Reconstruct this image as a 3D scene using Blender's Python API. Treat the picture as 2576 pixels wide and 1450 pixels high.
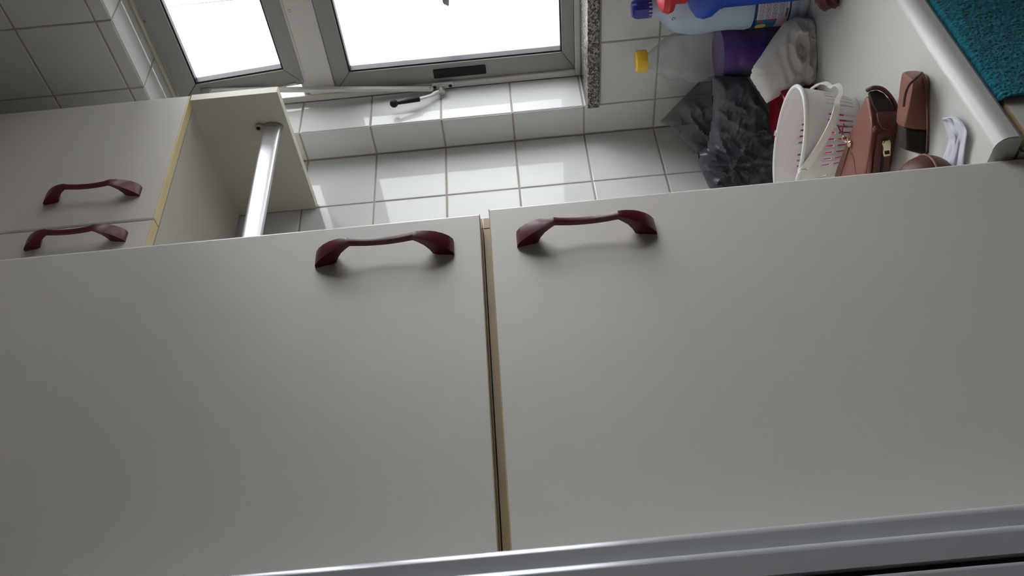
import bpy, bmesh, math, random
from mathutils import Vector, Matrix, noise
random.seed(7)
for o in list(bpy.data.objects): bpy.data.objects.remove(o)
scene = bpy.context.scene
COL = scene.collection
H = 1.455                       # eye height; everything below is modelled with z measured from the eye, then lifted by H

# ------------------------------------------------------------------ camera
Fv = Vector((0.6479, 0.7616, 0.0121)).normalized()
Rv = Vector((0.7591, -0.6443, -0.0934)); Rv = (Rv - Fv * Rv.dot(Fv)).normalized()
Uv = Rv.cross(Fv).normalized()
FPX, CXP, CYP = 2146.84, 1288.0, 725.0
cam_d = bpy.data.cameras.new('camera'); cam = bpy.data.objects.new('camera', cam_d); COL.objects.link(cam)
cam_d.sensor_fit = 'HORIZONTAL'; cam_d.sensor_width = 36.0; cam_d.lens = 36.0 * FPX / 2576.0
cam_d.clip_start = 0.02
cam.matrix_world = Matrix(((-Uv.x, Rv.x, -Fv.x, 0), (-Uv.y, Rv.y, -Fv.y, 0), (-Uv.z, Rv.z, -Fv.z, 0), (0, 0, 0, 1)))
scene.camera = cam

# ------------------------------------------------------------------ daylight
world = bpy.data.worlds.new('overcast_sky'); scene.world = world; world.use_nodes = True
bg = world.node_tree.nodes['Background']
bg.inputs[0].default_value = (0.95, 0.975, 1.0, 1)
# overcast sky: brightness rises gently from the horizon to the zenith, dim ground below
wn, wl = world.node_tree.nodes, world.node_tree.links
w_tc = wn.new('ShaderNodeTexCoord'); w_sx = wn.new('ShaderNodeSeparateXYZ'); w_cl = wn.new('ShaderNodeMapRange')
w_cl.inputs['From Min'].default_value = 0.0; w_cl.inputs['From Max'].default_value = 1.0
w_cl.inputs['To Min'].default_value = 5.6; w_cl.inputs['To Max'].default_value = 8.4
w_gr = wn.new('ShaderNodeMapRange'); w_gr.inputs['From Min'].default_value = -0.12; w_gr.inputs['From Max'].default_value = 0.0
w_gr.inputs['To Min'].default_value = 0.35; w_gr.inputs['To Max'].default_value = 1.0
w_mu = wn.new('ShaderNodeMath'); w_mu.operation = 'MULTIPLY'
wl.new(w_tc.outputs['Generated'], w_sx.inputs[0]); wl.new(w_sx.outputs['Z'], w_cl.inputs['Value']); wl.new(w_sx.outputs['Z'], w_gr.inputs['Value'])
wl.new(w_cl.outputs[0], w_mu.inputs[0]); wl.new(w_gr.outputs[0], w_mu.inputs[1]); wl.new(w_mu.outputs[0], bg.inputs[1])
scene.view_settings.view_transform = 'Standard'; scene.view_settings.look = 'None'
scene.view_settings.exposure = 0.38; scene.view_settings.gamma = 1.0
scene.view_settings.use_curve_mapping = False

def ray(x, y): return Fv + Rv * ((CYP - y) / FPX) + Uv * ((CXP - x) / FPX)
def atX(x, y, X): d = ray(x, y); return d * (X / d.x)
def atY(x, y, Y): d = ray(x, y); return d * (Y / d.y)
def atZ(x, y, Z): d = ray(x, y); return d * (Z / d.z)

# ------------------------------------------------------------------ materials
def mat(name, col, rough=0.5, metal=0.0, bump=0.0, bscale=400.0, var=0.0, vscale=6.0, coat=0.0, alpha=1.0, trans=0.0, ior=1.45, sheen=0.0, spec=0.5, detail=4.0):
    m = bpy.data.materials.new(name); m.use_nodes = True
    nt = m.node_tree; b = nt.nodes['Principled BSDF']
    b.inputs['Base Color'].default_value = (*col, 1); b.inputs['Roughness'].default_value = rough
    b.inputs['Metallic'].default_value = metal; b.inputs['Coat Weight'].default_value = coat
    b.inputs['Alpha'].default_value = alpha; b.inputs['Transmission Weight'].default_value = trans
    b.inputs['IOR'].default_value = ior; b.inputs['Sheen Weight'].default_value = sheen
    b.inputs['Specular IOR Level'].default_value = spec
    tc = nt.nodes.new('ShaderNodeTexCoord')
    if bump:
        n = nt.nodes.new('ShaderNodeTexNoise'); n.inputs['Scale'].default_value = bscale; n.inputs['Detail'].default_value = detail
        bp = nt.nodes.new('ShaderNodeBump'); bp.inputs['Strength'].default_value = bump; bp.inputs['Distance'].default_value = 0.001
        nt.links.new(tc.outputs['Object'], n.inputs['Vector']); nt.links.new(n.outputs['Fac'], bp.inputs['Height'])
        nt.links.new(bp.outputs['Normal'], b.inputs['Normal'])
    if var:
        n = nt.nodes.new('ShaderNodeTexNoise'); n.inputs['Scale'].default_value = vscale; n.inputs['Detail'].default_value = 5
        r = nt.nodes.new('ShaderNodeMix'); r.data_type = 'RGBA'
        r.inputs[6].default_value = (*[c * (1 - var) for c in col], 1); r.inputs[7].default_value = (*[min(1, c * (1 + var)) for c in col], 1)
        nt.links.new(tc.outputs['Object'], n.inputs['Vector']); nt.links.new(n.outputs['Fac'], r.inputs[0])
        nt.links.new(r.outputs[2], b.inputs['Base Color'])
    return m

M = {}
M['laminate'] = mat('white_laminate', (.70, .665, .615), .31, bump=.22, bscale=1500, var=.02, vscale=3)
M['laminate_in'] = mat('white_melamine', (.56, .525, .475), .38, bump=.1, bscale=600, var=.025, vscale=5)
M['band_yellow'] = mat('yellowed_edge_band', (.74, .62, .34), .45, var=.12, vscale=18)
M['band_tan'] = mat('tan_edge_band', (.56, .42, .25), .45, var=.12, vscale=25)
M['cream'] = mat('cream_edge', (.74, .69, .58), .45, var=.05, vscale=12)
M['burgundy'] = mat('burgundy_lacquer', (.098, .006, .014), .34, coat=.12, var=.25, vscale=40)
M['tile'] = mat('glazed_white_tile', (.655, .665, .655), .05, bump=.012, bscale=18, var=.015, vscale=9, spec=.32)
M['grout'] = mat('grout', (.40, .345, .30), .85, bump=.5, bscale=500, var=.18, vscale=30)
M['frame'] = mat('champagne_aluminium', (.29, .285, .265), .38, var=.03, vscale=15)
M['frame_lt'] = mat('pale_aluminium', (.62, .61, .58), .35)
M['gasket'] = mat('black_gasket', (.012, .012, .02), .5)
M['black'] = mat('black_plastic', (.010, .010, .012), .6, spec=.3)
M['steel'] = mat('brushed_steel', (.62, .62, .63), .28, metal=.9)
M['chrome'] = mat('satin_aluminium', (.72, .72, .74), .36, metal=.7)
M['nickel'] = mat('grey_cast_metal', (.42, .41, .39), .35, metal=.8)
M['brass'] = mat('pale_gold_metal', (.70, .58, .40), .25, metal=.9)
M['fridge'] = mat('silver_grey_paint', (.60, .62, .66), .20, metal=.3, bump=.03, bscale=700)
M['counter'] = mat('cream_white_counter', (.58, .58, .545), .33, var=.015, vscale=4)
M['cap_seal'] = mat('grey_counter_end', (.50, .50, .45), .4, var=.05, vscale=30)
M['plaster'] = mat('white_plaster', (.52, .50, .46), .8, bump=.2, bscale=120)
M['wood'] = mat('brown_wall_panel', (.44, .38, .32), .5, var=.1, vscale=4)
M['floor'] = mat('floor_stone', (.30, .28, .26), .4, var=.12, vscale=8)
M['bleach'] = mat('pale_blue_plastic', (.40, .475, .58), .35, coat=.1, var=.03, vscale=20)
M['bluecap'] = mat('navy_plastic', (.025, .03, .25), .22)
M['blue'] = mat('bright_blue_plastic', (.01, .055, .42), .35)
M['red'] = mat('bright_red_plastic', (.50, .010, .015), .35)
M['yellow'] = mat('yellow_plastic', (.80, .50, .03), .4, var=.05, vscale=60)
M['label'] = mat('label_blue', (.01, .03, .16), .45)
M['label_white'] = mat('label_white', (.60, .60, .66), .5)
M['label_pink'] = mat('label_pink', (.55, .34, .40), .5)
M['label_text'] = mat('label_text', (.16, .15, .20), .5)
M['label_teal'] = mat('label_teal', (.02, .14, .20), .5)
M['label_red'] = mat('label_red', (.50, .04, .05), .5)
M['label_gold'] = mat('label_gold', (.62, .50, .08), .5)
M['ragwhite'] = mat('off_white_cotton', (.62, .60, .57), .95, bump=.5, bscale=900, var=.12, vscale=14, sheen=.3)
M['tin'] = mat('red_metallic', (.36, .012, .03), .28, metal=.65)
M['basket'] = mat('white_plastic', (.80, .775, .755), .38)
M['magenta'] = mat('magenta_cloth', (.42, .01, .16), .7, bump=.5, bscale=300)
M['leather'] = mat('brown_leather', (.205, .076, .052), .40, bump=.55, bscale=520, var=.16, vscale=16)
M['leather_dk'] = mat('dark_brown_leather', (.085, .026, .020), .5, bump=.4, bscale=500, var=.2, vscale=14)
M['lining_shade'] = mat('dark_lining_and_shade', (.02, .010, .009), .8)  # pouch lining, also the painted shade block on the purse
M['maroon'] = mat('maroon_fabric', (.09, .012, .022), .7, bump=.5, bscale=500, sheen=.2)
M['towel'] = mat('teal_terry', (.010, .185, .255), 1.0, var=.35, vscale=220, sheen=.35, spec=.1)

# glass that is mostly clear with faint dirt
def glass_mat(name, dirt):
    m = bpy.data.materials.new(name); m.use_nodes = True; nt = m.node_tree; nt.nodes.clear()
    out = nt.nodes.new('ShaderNodeOutputMaterial'); tr = nt.nodes.new('ShaderNodeBsdfTransparent')
    gl = nt.nodes.new('ShaderNodeBsdfGlossy'); gl.inputs['Roughness'].default_value = .02
    df = nt.nodes.new('ShaderNodeBsdfDiffuse'); df.inputs[0].default_value = (.5, .5, .5, 1)
    lw = nt.nodes.new('ShaderNodeLayerWeight'); lw.inputs[0].default_value = .5
    p5 = nt.nodes.new('ShaderNodeMath'); p5.operation = 'POWER'; p5.inputs[1].default_value = 5.0
    fr = nt.nodes.new('ShaderNodeMath'); fr.operation = 'MULTIPLY_ADD'; fr.inputs[1].default_value = .9; fr.inputs[2].default_value = .04
    nt.links.new(lw.outputs['Facing'], p5.inputs[0]); nt.links.new(p5.outputs[0], fr.inputs[0])
    mx = nt.nodes.new('ShaderNodeMixShader'); mx2 = nt.nodes.new('ShaderNodeMixShader')
    nz = nt.nodes.new('ShaderNodeTexNoise'); nz.inputs['Scale'].default_value = 26; nz.inputs['Detail'].default_value = 6
    rp = nt.nodes.new('ShaderNodeValToRGB'); rp.color_ramp.elements[0].position = .55; rp.color_ramp.elements[1].position = .8
    rp.color_ramp.elements[0].color = (0, 0, 0, 1); rp.color_ramp.elements[1].color = (dirt, dirt, dirt, 1)
    tc = nt.nodes.new('ShaderNodeTexCoord')
    L = nt.links.new
    L(tc.outputs['Object'], nz.inputs['Vector']); L(nz.outputs['Fac'], rp.inputs[0])
    L(fr.outputs[0], mx.inputs[0]); L(tr.outputs[0], mx.inputs[1]); L(gl.outputs[0], mx.inputs[2])
    L(rp.outputs[0], mx2.inputs[0]); L(mx.outputs[0], mx2.inputs[1]); L(df.outputs[0], mx2.inputs[2])
    L(mx2.outputs[0], out.inputs[0]); return m
M['glass'] = glass_mat('window_glass', .18)
def film_mat(name, col, opac, rough=.25):
    m = bpy.data.materials.new(name); m.use_nodes = True; nt = m.node_tree
    b = nt.nodes['Principled BSDF']; out = nt.nodes['Material Output']
    b.inputs['Base Color'].default_value = (*col, 1); b.inputs['Roughness'].default_value = rough
    tr = nt.nodes.new('ShaderNodeBsdfTransparent'); mx = nt.nodes.new('ShaderNodeMixShader')
    lw = nt.nodes.new('ShaderNodeLayerWeight'); lw.inputs[0].default_value = .35
    ma = nt.nodes.new('ShaderNodeMath'); ma.operation = 'MULTIPLY_ADD'; ma.inputs[1].default_value = (1 - opac) * .8; ma.inputs[2].default_value = opac; ma.use_clamp = True
    nt.links.new(lw.outputs['Facing'], ma.inputs[0]); nt.links.new(ma.outputs[0], mx.inputs[0])
    nt.links.new(tr.outputs[0], mx.inputs[1]); nt.links.new(b.outputs[0], mx.inputs[2]); nt.links.new(mx.outputs[0], out.inputs[0])
    return m
M['pet'] = film_mat('clear_bottle_plastic', (.50, .50, .52), .035, .10)
M['purple'] = mat('purple_liquid', (.105, .020, .29), .15, coat=.3)
M['bag_lt'] = film_mat('thin_grey_film', (.12, .115, .11), .55, .3)
M['bag'] = film_mat('dark_grey_film', (.085, .09, .11), .88, .28)
M['tissue'] = film_mat('thin_white_film', (.72, .73, .82), .72, .45)
# speckled granite
def granite():
    m = bpy.data.materials.new('grey_granite'); m.use_nodes = True; nt = m.node_tree; b = nt.nodes['Principled BSDF']
    tc = nt.nodes.new('ShaderNodeTexCoord'); v = nt.nodes.new('ShaderNodeTexVoronoi'); v.inputs['Scale'].default_value = 330
    n = nt.nodes.new('ShaderNodeTexNoise'); n.inputs['Scale'].default_value = 260; n.inputs['Detail'].default_value = 6
    mx = nt.nodes.new('ShaderNodeMix'); mx.data_type = 'RGBA'; mx.inputs[0].default_value = .5
    rp = nt.nodes.new('ShaderNodeValToRGB'); e = rp.color_ramp.elements
    e[0].position = .34; e[0].color = (.012, .012, .012, 1); e[1].position = .68; e[1].color = (.42, .38, .34, 1)
    k = e.new(.5); k.color = (.10, .09, .085, 1)
    L = nt.links.new; L(tc.outputs['Object'], v.inputs['Vector']); L(tc.outputs['Object'], n.inputs['Vector'])
    L(v.outputs['Color'], mx.inputs[6]); L(n.outputs['Color'], mx.inputs[7]); L(mx.outputs[2], rp.inputs[0]); L(rp.outputs[0], b.inputs['Base Color'])
    b.inputs['Roughness'].default_value = .25; return m
M['granite'] = granite()
# plain tiling for walls that lie far outside the picture
def tilewall():
    m = bpy.data.materials.new('tiled_wall'); m.use_nodes = True; nt = m.node_tree; b = nt.nodes['Principled BSDF']
    b.inputs['Base Color'].default_value = (.78, .78, .76, 1); b.inputs['Roughness'].default_value = .12; return m
M['tilewall'] = tilewall()

# ------------------------------------------------------------------ helpers
def base_of(p):
    v = Vector((0, 0, 0))
    while p is not None: v += p.location; p = p.parent
    return v
def tag(o, label=None, cat=None, group=None, kind=None):
    if label: o['label'] = label
    if cat: o['category'] = cat
    if group: o['group'] = group
    if kind: o['kind'] = kind
    return o
def thing(name, label, cat, loc, group=None):
    o = bpy.data.objects.new(name, None); COL.objects.link(o); o.location = loc; o.empty_display_size = .02
    return tag(o, label, cat, group)
def link(name, bm, m, parent=None, smooth=None, loc=None, flatbig=0):
    """bm is in eye coordinates; the object's origin is its parent's (or loc)"""
    me = bpy.data.meshes.new(name)
    bmesh.ops.recalc_face_normals(bm, faces=bm.faces[:])
    off = base_of(parent) + (Vector(loc) if loc is not None else Vector((0, 0, 0)))
    if off.length: bmesh.ops.translate(bm, verts=bm.verts[:], vec=-off)
    if smooth is not None:
        for f in bm.faces: f.smooth = True
        for e in bm.edges:
            if len(e.link_faces) == 2 and e.calc_face_angle(0) > smooth: e.smooth = False
    if flatbig:
        for f in bm.faces:
            if f.calc_area() > flatbig: f.smooth = False
    bm.to_mesh(me); bm.free()
    o = bpy.data.objects.new(name, me); COL.objects.link(o)
    if isinstance(m, (list, tuple)):
        for q in m: me.materials.append(q)
    else: me.materials.append(m)
    if parent is not None: o.parent = parent
    if loc is not None: o.location = loc
    return o
def box(bm, x0, x1, y0, y1, z0, z1, bev=0.0, seg=1):
    c = [(x, y, z) for x in (x0, x1) for y in (y0, y1) for z in (z0, z1)]
    v = [bm.verts.new(p) for p in c]
    fs = [bm.faces.new([v[i] for i in q]) for q in ((0, 1, 3, 2), (4, 6, 7, 5), (0, 4, 5, 1), (2, 3, 7, 6), (0, 2, 6, 4), (1, 5, 7, 3))]
    if bev:
        es = list({e for f in fs for e in f.edges})
        bmesh.ops.bevel(bm, geom=es, offset=bev, segments=seg, affect='EDGES', profile=.5)
    return bm
def B(*a, **k): return box(bmesh.new(), *a, **k)
def prism(bm, poly, axis, a, b):
    """poly: 2D points in the two other axes (cyclic order x,y,z without axis)"""
    def P(p, t):
        q = list(p); q.insert(axis, t); return q
    va = [bm.verts.new(P(p, a)) for p in poly]; vb = [bm.verts.new(P(p, b)) for p in poly]
    n = len(poly)
    bm.faces.new(va); bm.faces.new(vb[::-1])
    for i in range(n): bm.faces.new([va[i], va[(i + 1) % n], vb[(i + 1) % n], vb[i]])
    return bm
def lathe(bm, prof, cx, cy, n=48, a0=0.0, a1=2 * math.pi, wob=None, capb=True, capt=True, sx=1.0, sy=1.0):
    full = abs(a1 - a0 - 2 * math.pi) < 1e-6
    m = n if full else n + 1; rings = []
    for (r, z) in prof:
        ring = []
        for i in range(m):
            a = a0 + (a1 - a0) * i / n
            rr = r + (wob(a, z) if wob else 0)
            ring.append(bm.verts.new((cx + sx * rr * math.cos(a), cy + sy * rr * math.sin(a), z)))
        rings.append(ring)
    for k in range(len(rings) - 1):
        for i in range(n):
            j = (i + 1) % m
            bm.faces.new([rings[k][i], rings[k][j], rings[k + 1][j], rings[k + 1][i]])
    if full:
        if capb: bm.faces.new(rings[0][::-1])
        if capt: bm.faces.new(rings[-1])
    return bm
def tube(bm, pts, r, n=10, flat=1.0, closed=False, upv=Vector((0, 0, 1))):
    pts = [Vector(p) for p in pts]; rings = []; N = len(pts)
    for k, p in enumerate(pts):
        t = (pts[(k + 1) % N] - pts[k - 1]) if closed else (pts[min(k + 1, N - 1)] - pts[max(k - 1, 0)])
        t.normalize(); s = t.cross(upv)
        if s.length < 1e-4: s = t.cross(Vector((1, 0, 0)))
        s.normalize(); u = s.cross(t); rr = r[k] if isinstance(r, (list, tuple)) else r
        rings.append([bm.verts.new(p + s * rr * math.cos(2 * math.pi * i / n) + u * rr * flat * math.sin(2 * math.pi * i / n)) for i in range(n)])
    for k in range(N if closed else N - 1):
        for i in range(n):
            j = (i + 1) % n; q = (k + 1) % N
            bm.faces.new([rings[k][i], rings[k][j], rings[q][j], rings[q][i]])
    if not closed: bm.faces.new(rings[0][::-1]); bm.faces.new(rings[-1])
    return bm
def catmull(P, n=6, closed=False):
    P = [Vector(p) for p in P]; out = []; N = len(P)
    for i in range(N if closed else N - 1):
        p0, p1, p2, p3 = (P[(i - 1) % N], P[i], P[(i + 1) % N], P[(i + 2) % N]) if closed else (P[max(i - 1, 0)], P[i], P[i + 1], P[min(i + 2, N - 1)])
        for k in range(n):
            t = k / n
            out.append(.5 * ((2 * p1) + (p2 - p0) * t + (2 * p0 - 5 * p1 + 4 * p2 - p3) * t * t + (3 * p1 - p0 - 3 * p2 + p3) * t ** 3))
    if not closed: out.append(P[-1])
    return out
def subsurf(o, lv):
    md = o.modifiers.new('subdivision', 'SUBSURF'); md.levels = lv; md.render_levels = lv
    for p in o.data.polygons: p.use_smooth = True

XW, YB, Z0, T = 1.43689, 1.20058, 0.2864, 0.15
YJ = YB - .075                        # far jamb of the window recess
XF = 1.5486                           # window frame face
ZS, ZSF = -.1705, .7055               # sill top, soffit
ZFL, ZCE = -1.455, 1.08
YN = YJ - 1.80                        # near jamb, out of view; opening widened to let in more daylight

# ------------------------------------------------------------------ the room
tag(link('floor', B(-1.85, 1.75, -2.75, 1.4, ZFL - .1, ZFL), M['floor']), kind='structure')
tag(link('ceiling', B(-1.85, 1.75, -2.75, 1.4, ZCE, ZCE + .1), M['plaster']), kind='structure')
tag(link('wall_left', B(-1.85, -1.70, -2.75, 1.4, ZFL, ZCE), M['wood']), kind='structure')
tag(link('wall_behind', B(-1.70, 1.75, -2.75, -2.6, ZFL, ZCE), M['wood']), kind='structure')
G = .0015                             # grout lies this far behind the tile face
bm = B(-1.70, 1.75, YB + G, YB + .2, ZFL, ZCE)
wall_back = tag(link('wall_back', bm, M['grout']), kind='structure')
bm = bmesh.new()
X1 = 1.606
box(bm, XW + G, X1, YJ + G, YB + G, ZFL, ZCE)                         # far pier
box(bm, XW + G, X1, -2.6, YN - G, ZFL, ZCE)                           # near pier
box(bm, XW + G, X1, YN - G, YJ + G, ZFL, ZS - .024)                   # under the sill
box(bm, XW + G, X1, YN - G, YJ + G, ZSF + G, ZCE)                     # lintel
wall_right = tag(link('wall_right', bm, M['grout']), kind='structure')

GR = .0034
tile_cache = {}
def tile_mesh(w, h, th=.006, e=.0014):
    key = (round(w, 4), round(h, 4))
    if key in tile_cache: return tile_cache[key]
    bm = bmesh.new(); e = min(e, w * .2, h * .2)
    r = [[(-w / 2, -h / 2), (w / 2, -h / 2), (w / 2, h / 2), (-w / 2, h / 2)]]
    def ring(i, z): return [bm.verts.new((x * (1 - 2 * i / w), y * (1 - 2 * i / h), z)) for x, y in r[0]]
    a, b, c = ring(0, -th), ring(0, -e * .55), ring(e, 0)
    for p, q in ((a, b), (b, c)):
        for i in range(4): bm.faces.new([p[i], p[(i + 1) % 4], q[(i + 1) % 4], q[i]])
    bm.faces.new(c); bmesh.ops.recalc_face_normals(bm, faces=bm.faces[:])
    me = bpy.data.meshes.new('tile'); bm.to_mesh(me); bm.free(); me.materials.append(M['tile'])
    tile_cache[key] = me; return me
def put_tile(parent, o, u, v, u0, u1, v0, v1):
    """tile between grid lines u0..u1, v0..v1 of the plane o + u*s + v*t; local z is the face normal"""
    w, h = u1 - u0 - GR, v1 - v0 - GR
    if w < .003 or h < .003: return
    me = tile_mesh(w, h); ob = bpy.data.objects.new('tile', me); COL.objects.link(ob); ob.parent = parent
    n = Vector(u).cross(Vector(v)); p = Vector(o) + Vector(u) * (u0 + u1) / 2 + Vector(v) * (v0 + v1) / 2
    jit = Matrix.Rotation(random.uniform(-.0022, .0022), 4, 'X') @ Matrix.Rotation(random.uniform(-.0022, .0022), 4, 'Y')
    U_, V_ = Vector(u), Vector(v)
    ob.matrix_local = Matrix(((U_.x, V_.x, n.x, p.x), (U_.y, V_.y, n.y, p.y), (U_.z, V_.z, n.z, p.z), (0, 0, 0, 1))) @ jit
zl = [Z0 + T * k for k in range(-7, 6)]; zl = [z for z in zl if z < ZCE] + [ZCE]
# back wall (faces -Y): u = +X, v = +Z
xl = [XW - T * k for k in range(0, 6)][::-1]
for a, b in zip(xl, xl[1:]):
    for c, d in zip(zl, zl[1:]): put_tile(wall_back, (0, YB, 0), (1, 0, 0), (0, 0, 1), a, b, c, d)
# window wall (faces -X): u = -Y, v = +Z
yl = [YB, YJ] + [YJ - T * k for k in range(1, 14)]
for a, b in zip(yl, yl[1:]):
    for c, d in zip(zl, zl[1:]):
        segs = [(c, d)]
        if a <= YJ + 1e-6 and b >= YN - 1e-6:
            segs = []
            if c < ZS - .026: segs.append((c, min(d, ZS - .026)))
            if d > ZSF: segs.append((max(c, ZSF), d))
        for s, t in segs: put_tile(wall_right, (XW, 0, 0), (0, -1, 0), (0, 0, 1), -a, -b, s, t)
# far jamb (faces -Y) and near jamb (faces +Y), soffit (faces down)
zj = [ZS] + [z for z in zl if ZS + .004 < z < ZSF - .01] + [ZSF]
for c, d in zip(zj, zj[1:]):
    put_tile(wall_right, (0, YJ, 0), (1, 0, 0), (0, 0, 1), XW + .001, XF - .004, c, d)
    put_tile(wall_right, (0, YN, 0), (-1, 0, 0), (0, 0, 1), -(XF - .004), -(XW + .001), c, d)
for a, b in zip(yl[1:], yl[2:]):
    if b >= YN - 1e-6: put_tile(wall_right, (0, 0, ZSF), (1, 0, 0), (0, -1, 0), XW + .001, XF - .010, -a, -b)
# pale rounded trim where the soffit meets the window
bm = bmesh.new(); tube(bm, [(XF - .006, YN + .002, ZSF - .002), (XF - .006, YJ - .002, ZSF - .002)], .0065, 10)
tag(link('trim_1', bm, M['cream'], smooth=.6), kind='structure')
# granite sill
bm = B(XW - .012, XF + .01, YN + .001, YJ - .001, ZS - .0235, ZS, bev=.0015)
tag(link('trim_2', bm, M['granite']), kind='structure')

# ------------------------------------------------------------------ window
win = bpy.data.objects.new('window_1', None); COL.objects.link(win); win.location = (XF, YJ, ZS); tag(win, kind='structure')
YM, YM2 = YJ - .60, YJ - 1.20
bm = bmesh.new()
ZT0, ZT1 = .3615, .4225               # transom
box(bm, XF - .006, XF + .055, YN, YJ - .0005, ZS + .0005, ZS + .013, bev=.0015)          # bottom
box(bm, XF - .006, XF + .055, YN, YJ - .0005, .689, ZSF - .0005, bev=.0015)              # top
box(bm, XF - .006, XF + .055, YJ - .0155, YJ - .0005, ZS + .013, .689, bev=.0015)        # far side
box(bm, XF - .006, XF + .055, YN + .0005, YN + .0155, ZS + .013, .689, bev=.0015)        # near side
link('outer_frame', bm, M['frame_lt'], win)
bm = bmesh.new()
box(bm, XF - .004, XF + .055, YN + .0155, YJ - .0155, ZT0, ZT1 - .004, bev=.0015)
box(bm, XF + .002, XF + .055, YN + .0155, YJ - .0155, ZT1 - .004, ZT1 + .010, bev=.0012)
link('transom', bm, M['frame_lt'], win)
box_screw = []
for (y, z) in ((.9060, .4170), (.62, .4170), (.33, .4170)):
    bm = bmesh.new(); lathe(bm, [(.0035, 0), (.003, .0012), (.0012, .0014), (.0011, .0003)], 0, 0, 12)
    bmesh.ops.rotate(bm, verts=bm.verts[:], matrix=Matrix.Rotation(-math.pi / 2, 3, 'Y')); bmesh.ops.translate(bm, verts=bm.verts[:], vec=(XF - .004, y, z - .008))
    link('screw', bm, M['nickel'], win, smooth=.5)
bm = bmesh.new(); lathe(bm, [(.0032, 0), (.0028, .0012), (.0012, .0014), (.0011, .0003)], 0, 0, 12)
bmesh.ops.rotate(bm, verts=bm.verts[:], matrix=Matrix.Rotation(-math.pi / 2, 3, 'Y')); bmesh.ops.translate(bm, verts=bm.verts[:], vec=(XF - .006, .8967, .6965))
link('screw', bm, M['nickel'], win, smooth=.5)

def sash(name, y0, y1, z0, z1, x0, wl, wr, wb, wt, tilt=0.0, th=.028):
    """y0 > y1 (far, near). rails mitred at the corners"""
    bm = bmesh.new(); g = .0004
    O = [(y0, z0), (y1, z0), (y1, z1), (y0, z1)]; I = [(y0 - wl, z0 + wb), (y1 + wr, z0 + wb), (y1 + wr, z1 - wt), (y0 - wl, z1 - wt)]
    for k in range(4):
        a, b, c, d = Vector(O[k]), Vector(O[(k + 1) % 4]), Vector(I[(k + 1) % 4]), Vector(I[k])
        ab = (b - a).normalized() * g
        prism(bm, [a + ab, b - ab, c - ab, d + ab], 0, x0, x0 + th)
    # bevel the room-side lips
    o = None
    es = [e for e in bm.edges if all(abs(v.co.x - x0) < 1e-6 for v in e.verts)]
    bmesh.ops.bevel(bm, geom=es, offset=.0016, segments=2, affect='EDGES', profile=.5)
    R = Matrix.Rotation(-tilt, 4, 'Y'); piv = Vector((x0 + th * .5, 0, z0))
    def tr(bm):
        if tilt: bmesh.ops.rotate(bm, verts=bm.verts[:], cent=piv, matrix=R)
        return bm
    s = link(name, tr(bm), M['frame'], win, smooth=.6)
    bm = bmesh.new(); w = .0035
    iy0, iy1, iz0, iz1 = y0 - wl, y1 + wr, z0 + wb, z1 - wt
    for q in ((iy1, iy0, iz0, iz0 + w), (iy1, iy0, iz1 - w, iz1), (iy0 - w, iy0, iz0 + w, iz1 - w), (iy1, iy1 + w, iz0 + w, iz1 - w)):
        box(bm, x0 + .004, x0 + .02, *q)
    link('gasket', tr(bm), M['gasket'], s)
    link('pane', tr(B(x0 + .012, x0 + .0165, iy1 + .0005, iy0 - .0005, iz0 + .0005, iz1 - .0005)), M['glass'], s)
    return s
s1 = sash('sliding_sash', YJ - .016, YM - .02, ZS + .0135, ZT0, XF, .044, .044, .026, .036)
s2 = sash('sliding_sash', YM + .02, YM2 - .02, ZS + .0135, ZT0, XF + .029, .044, .044, .026, .036, th=.024)
s3 = sash('sliding_sash', YM2 + .02, YN + .016, ZS + .0135, ZT0, XF, .044, .044, .026, .036)  # unseen sash filling the width added for more daylight
h1 = sash('hopper_sash', YJ - .042, YM + .005, ZT1 + .002, .686, XF + .002, .042, .036, .036, .040, tilt=math.radians(7.0))
h2 = sash('hopper_sash', YM - .005, YM2 + .005, ZT1 + .002, .686, XF + .002, .036, .036, .036, .040, tilt=math.radians(7.0))
h3 = sash('hopper_sash', YM2 - .005, YN + .042, ZT1 + .002, .686, XF + .002, .036, .042, .036, .040, tilt=math.radians(7.0))  # unseen hopper filling the width added for more daylight
# black recessed pull on the sliding sash
bm = B(XF - .0022, XF + .003, 1.0775, 1.0995, .034, .147)
bmesh.ops.bevel(bm, geom=[e for e in bm.edges if abs(e.verts[0].co.x - e.verts[1].co.x) > .004], offset=.003, segments=3, affect='EDGES', profile=.5)
latch = link('finger_pull', bm, M['black'], s1, smooth=.6)
# blank strip between the tilted sash and the jamb: the frame's side piece
# stay arm and lever that work the hopper
ya = YJ - .010
a0 = atX(524, 227, XF - .024); a1 = atX(1090, 219, XF - .008)
xa = XF - .018
bm = bmesh.new()
P0, P1 = Vector((a0.x, a0.y, a0.z)), Vector((a1.x - .006, a1.y, a1.z))
d = (P1 - P0).normalized()
def bar(bm, P0, P1, wy, wx, bev=.001):
    d = (P1 - P0); L = d.length; d.normalize(); s = Vector((0, 1, 0)); s = (s - d * s.dot(d)).normalized(); t = d.cross(s)
    n0 = len(bm.verts); b2 = bmesh.new(); box(b2, -wy / 2, wy / 2, -wx / 2, wx / 2, 0, L, bev=bev)
    for v in b2.verts: v.co = P0 + s * v.co.x + t * v.co.y + d * v.co.z
    me = bpy.data.meshes.new('tmp'); b2.to_mesh(me); b2.free(); bm.from_mesh(me); bpy.data.meshes.remove(me)
    return bm
bar(bm, P0, P1, .008, .011)
arm = link('stay_arm', bm, M['frame_lt'], win, smooth=.6)
for P in (P0 + d * .006, P1 - d * .006):
    bm = bmesh.new(); tube(bm, [P + Vector((-.0068, -.0046, 0)), P + Vector((-.003, -.0046, 0))], .0022, 10); link('rivet', bm, M['nickel'], arm, smooth=.6)
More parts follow.
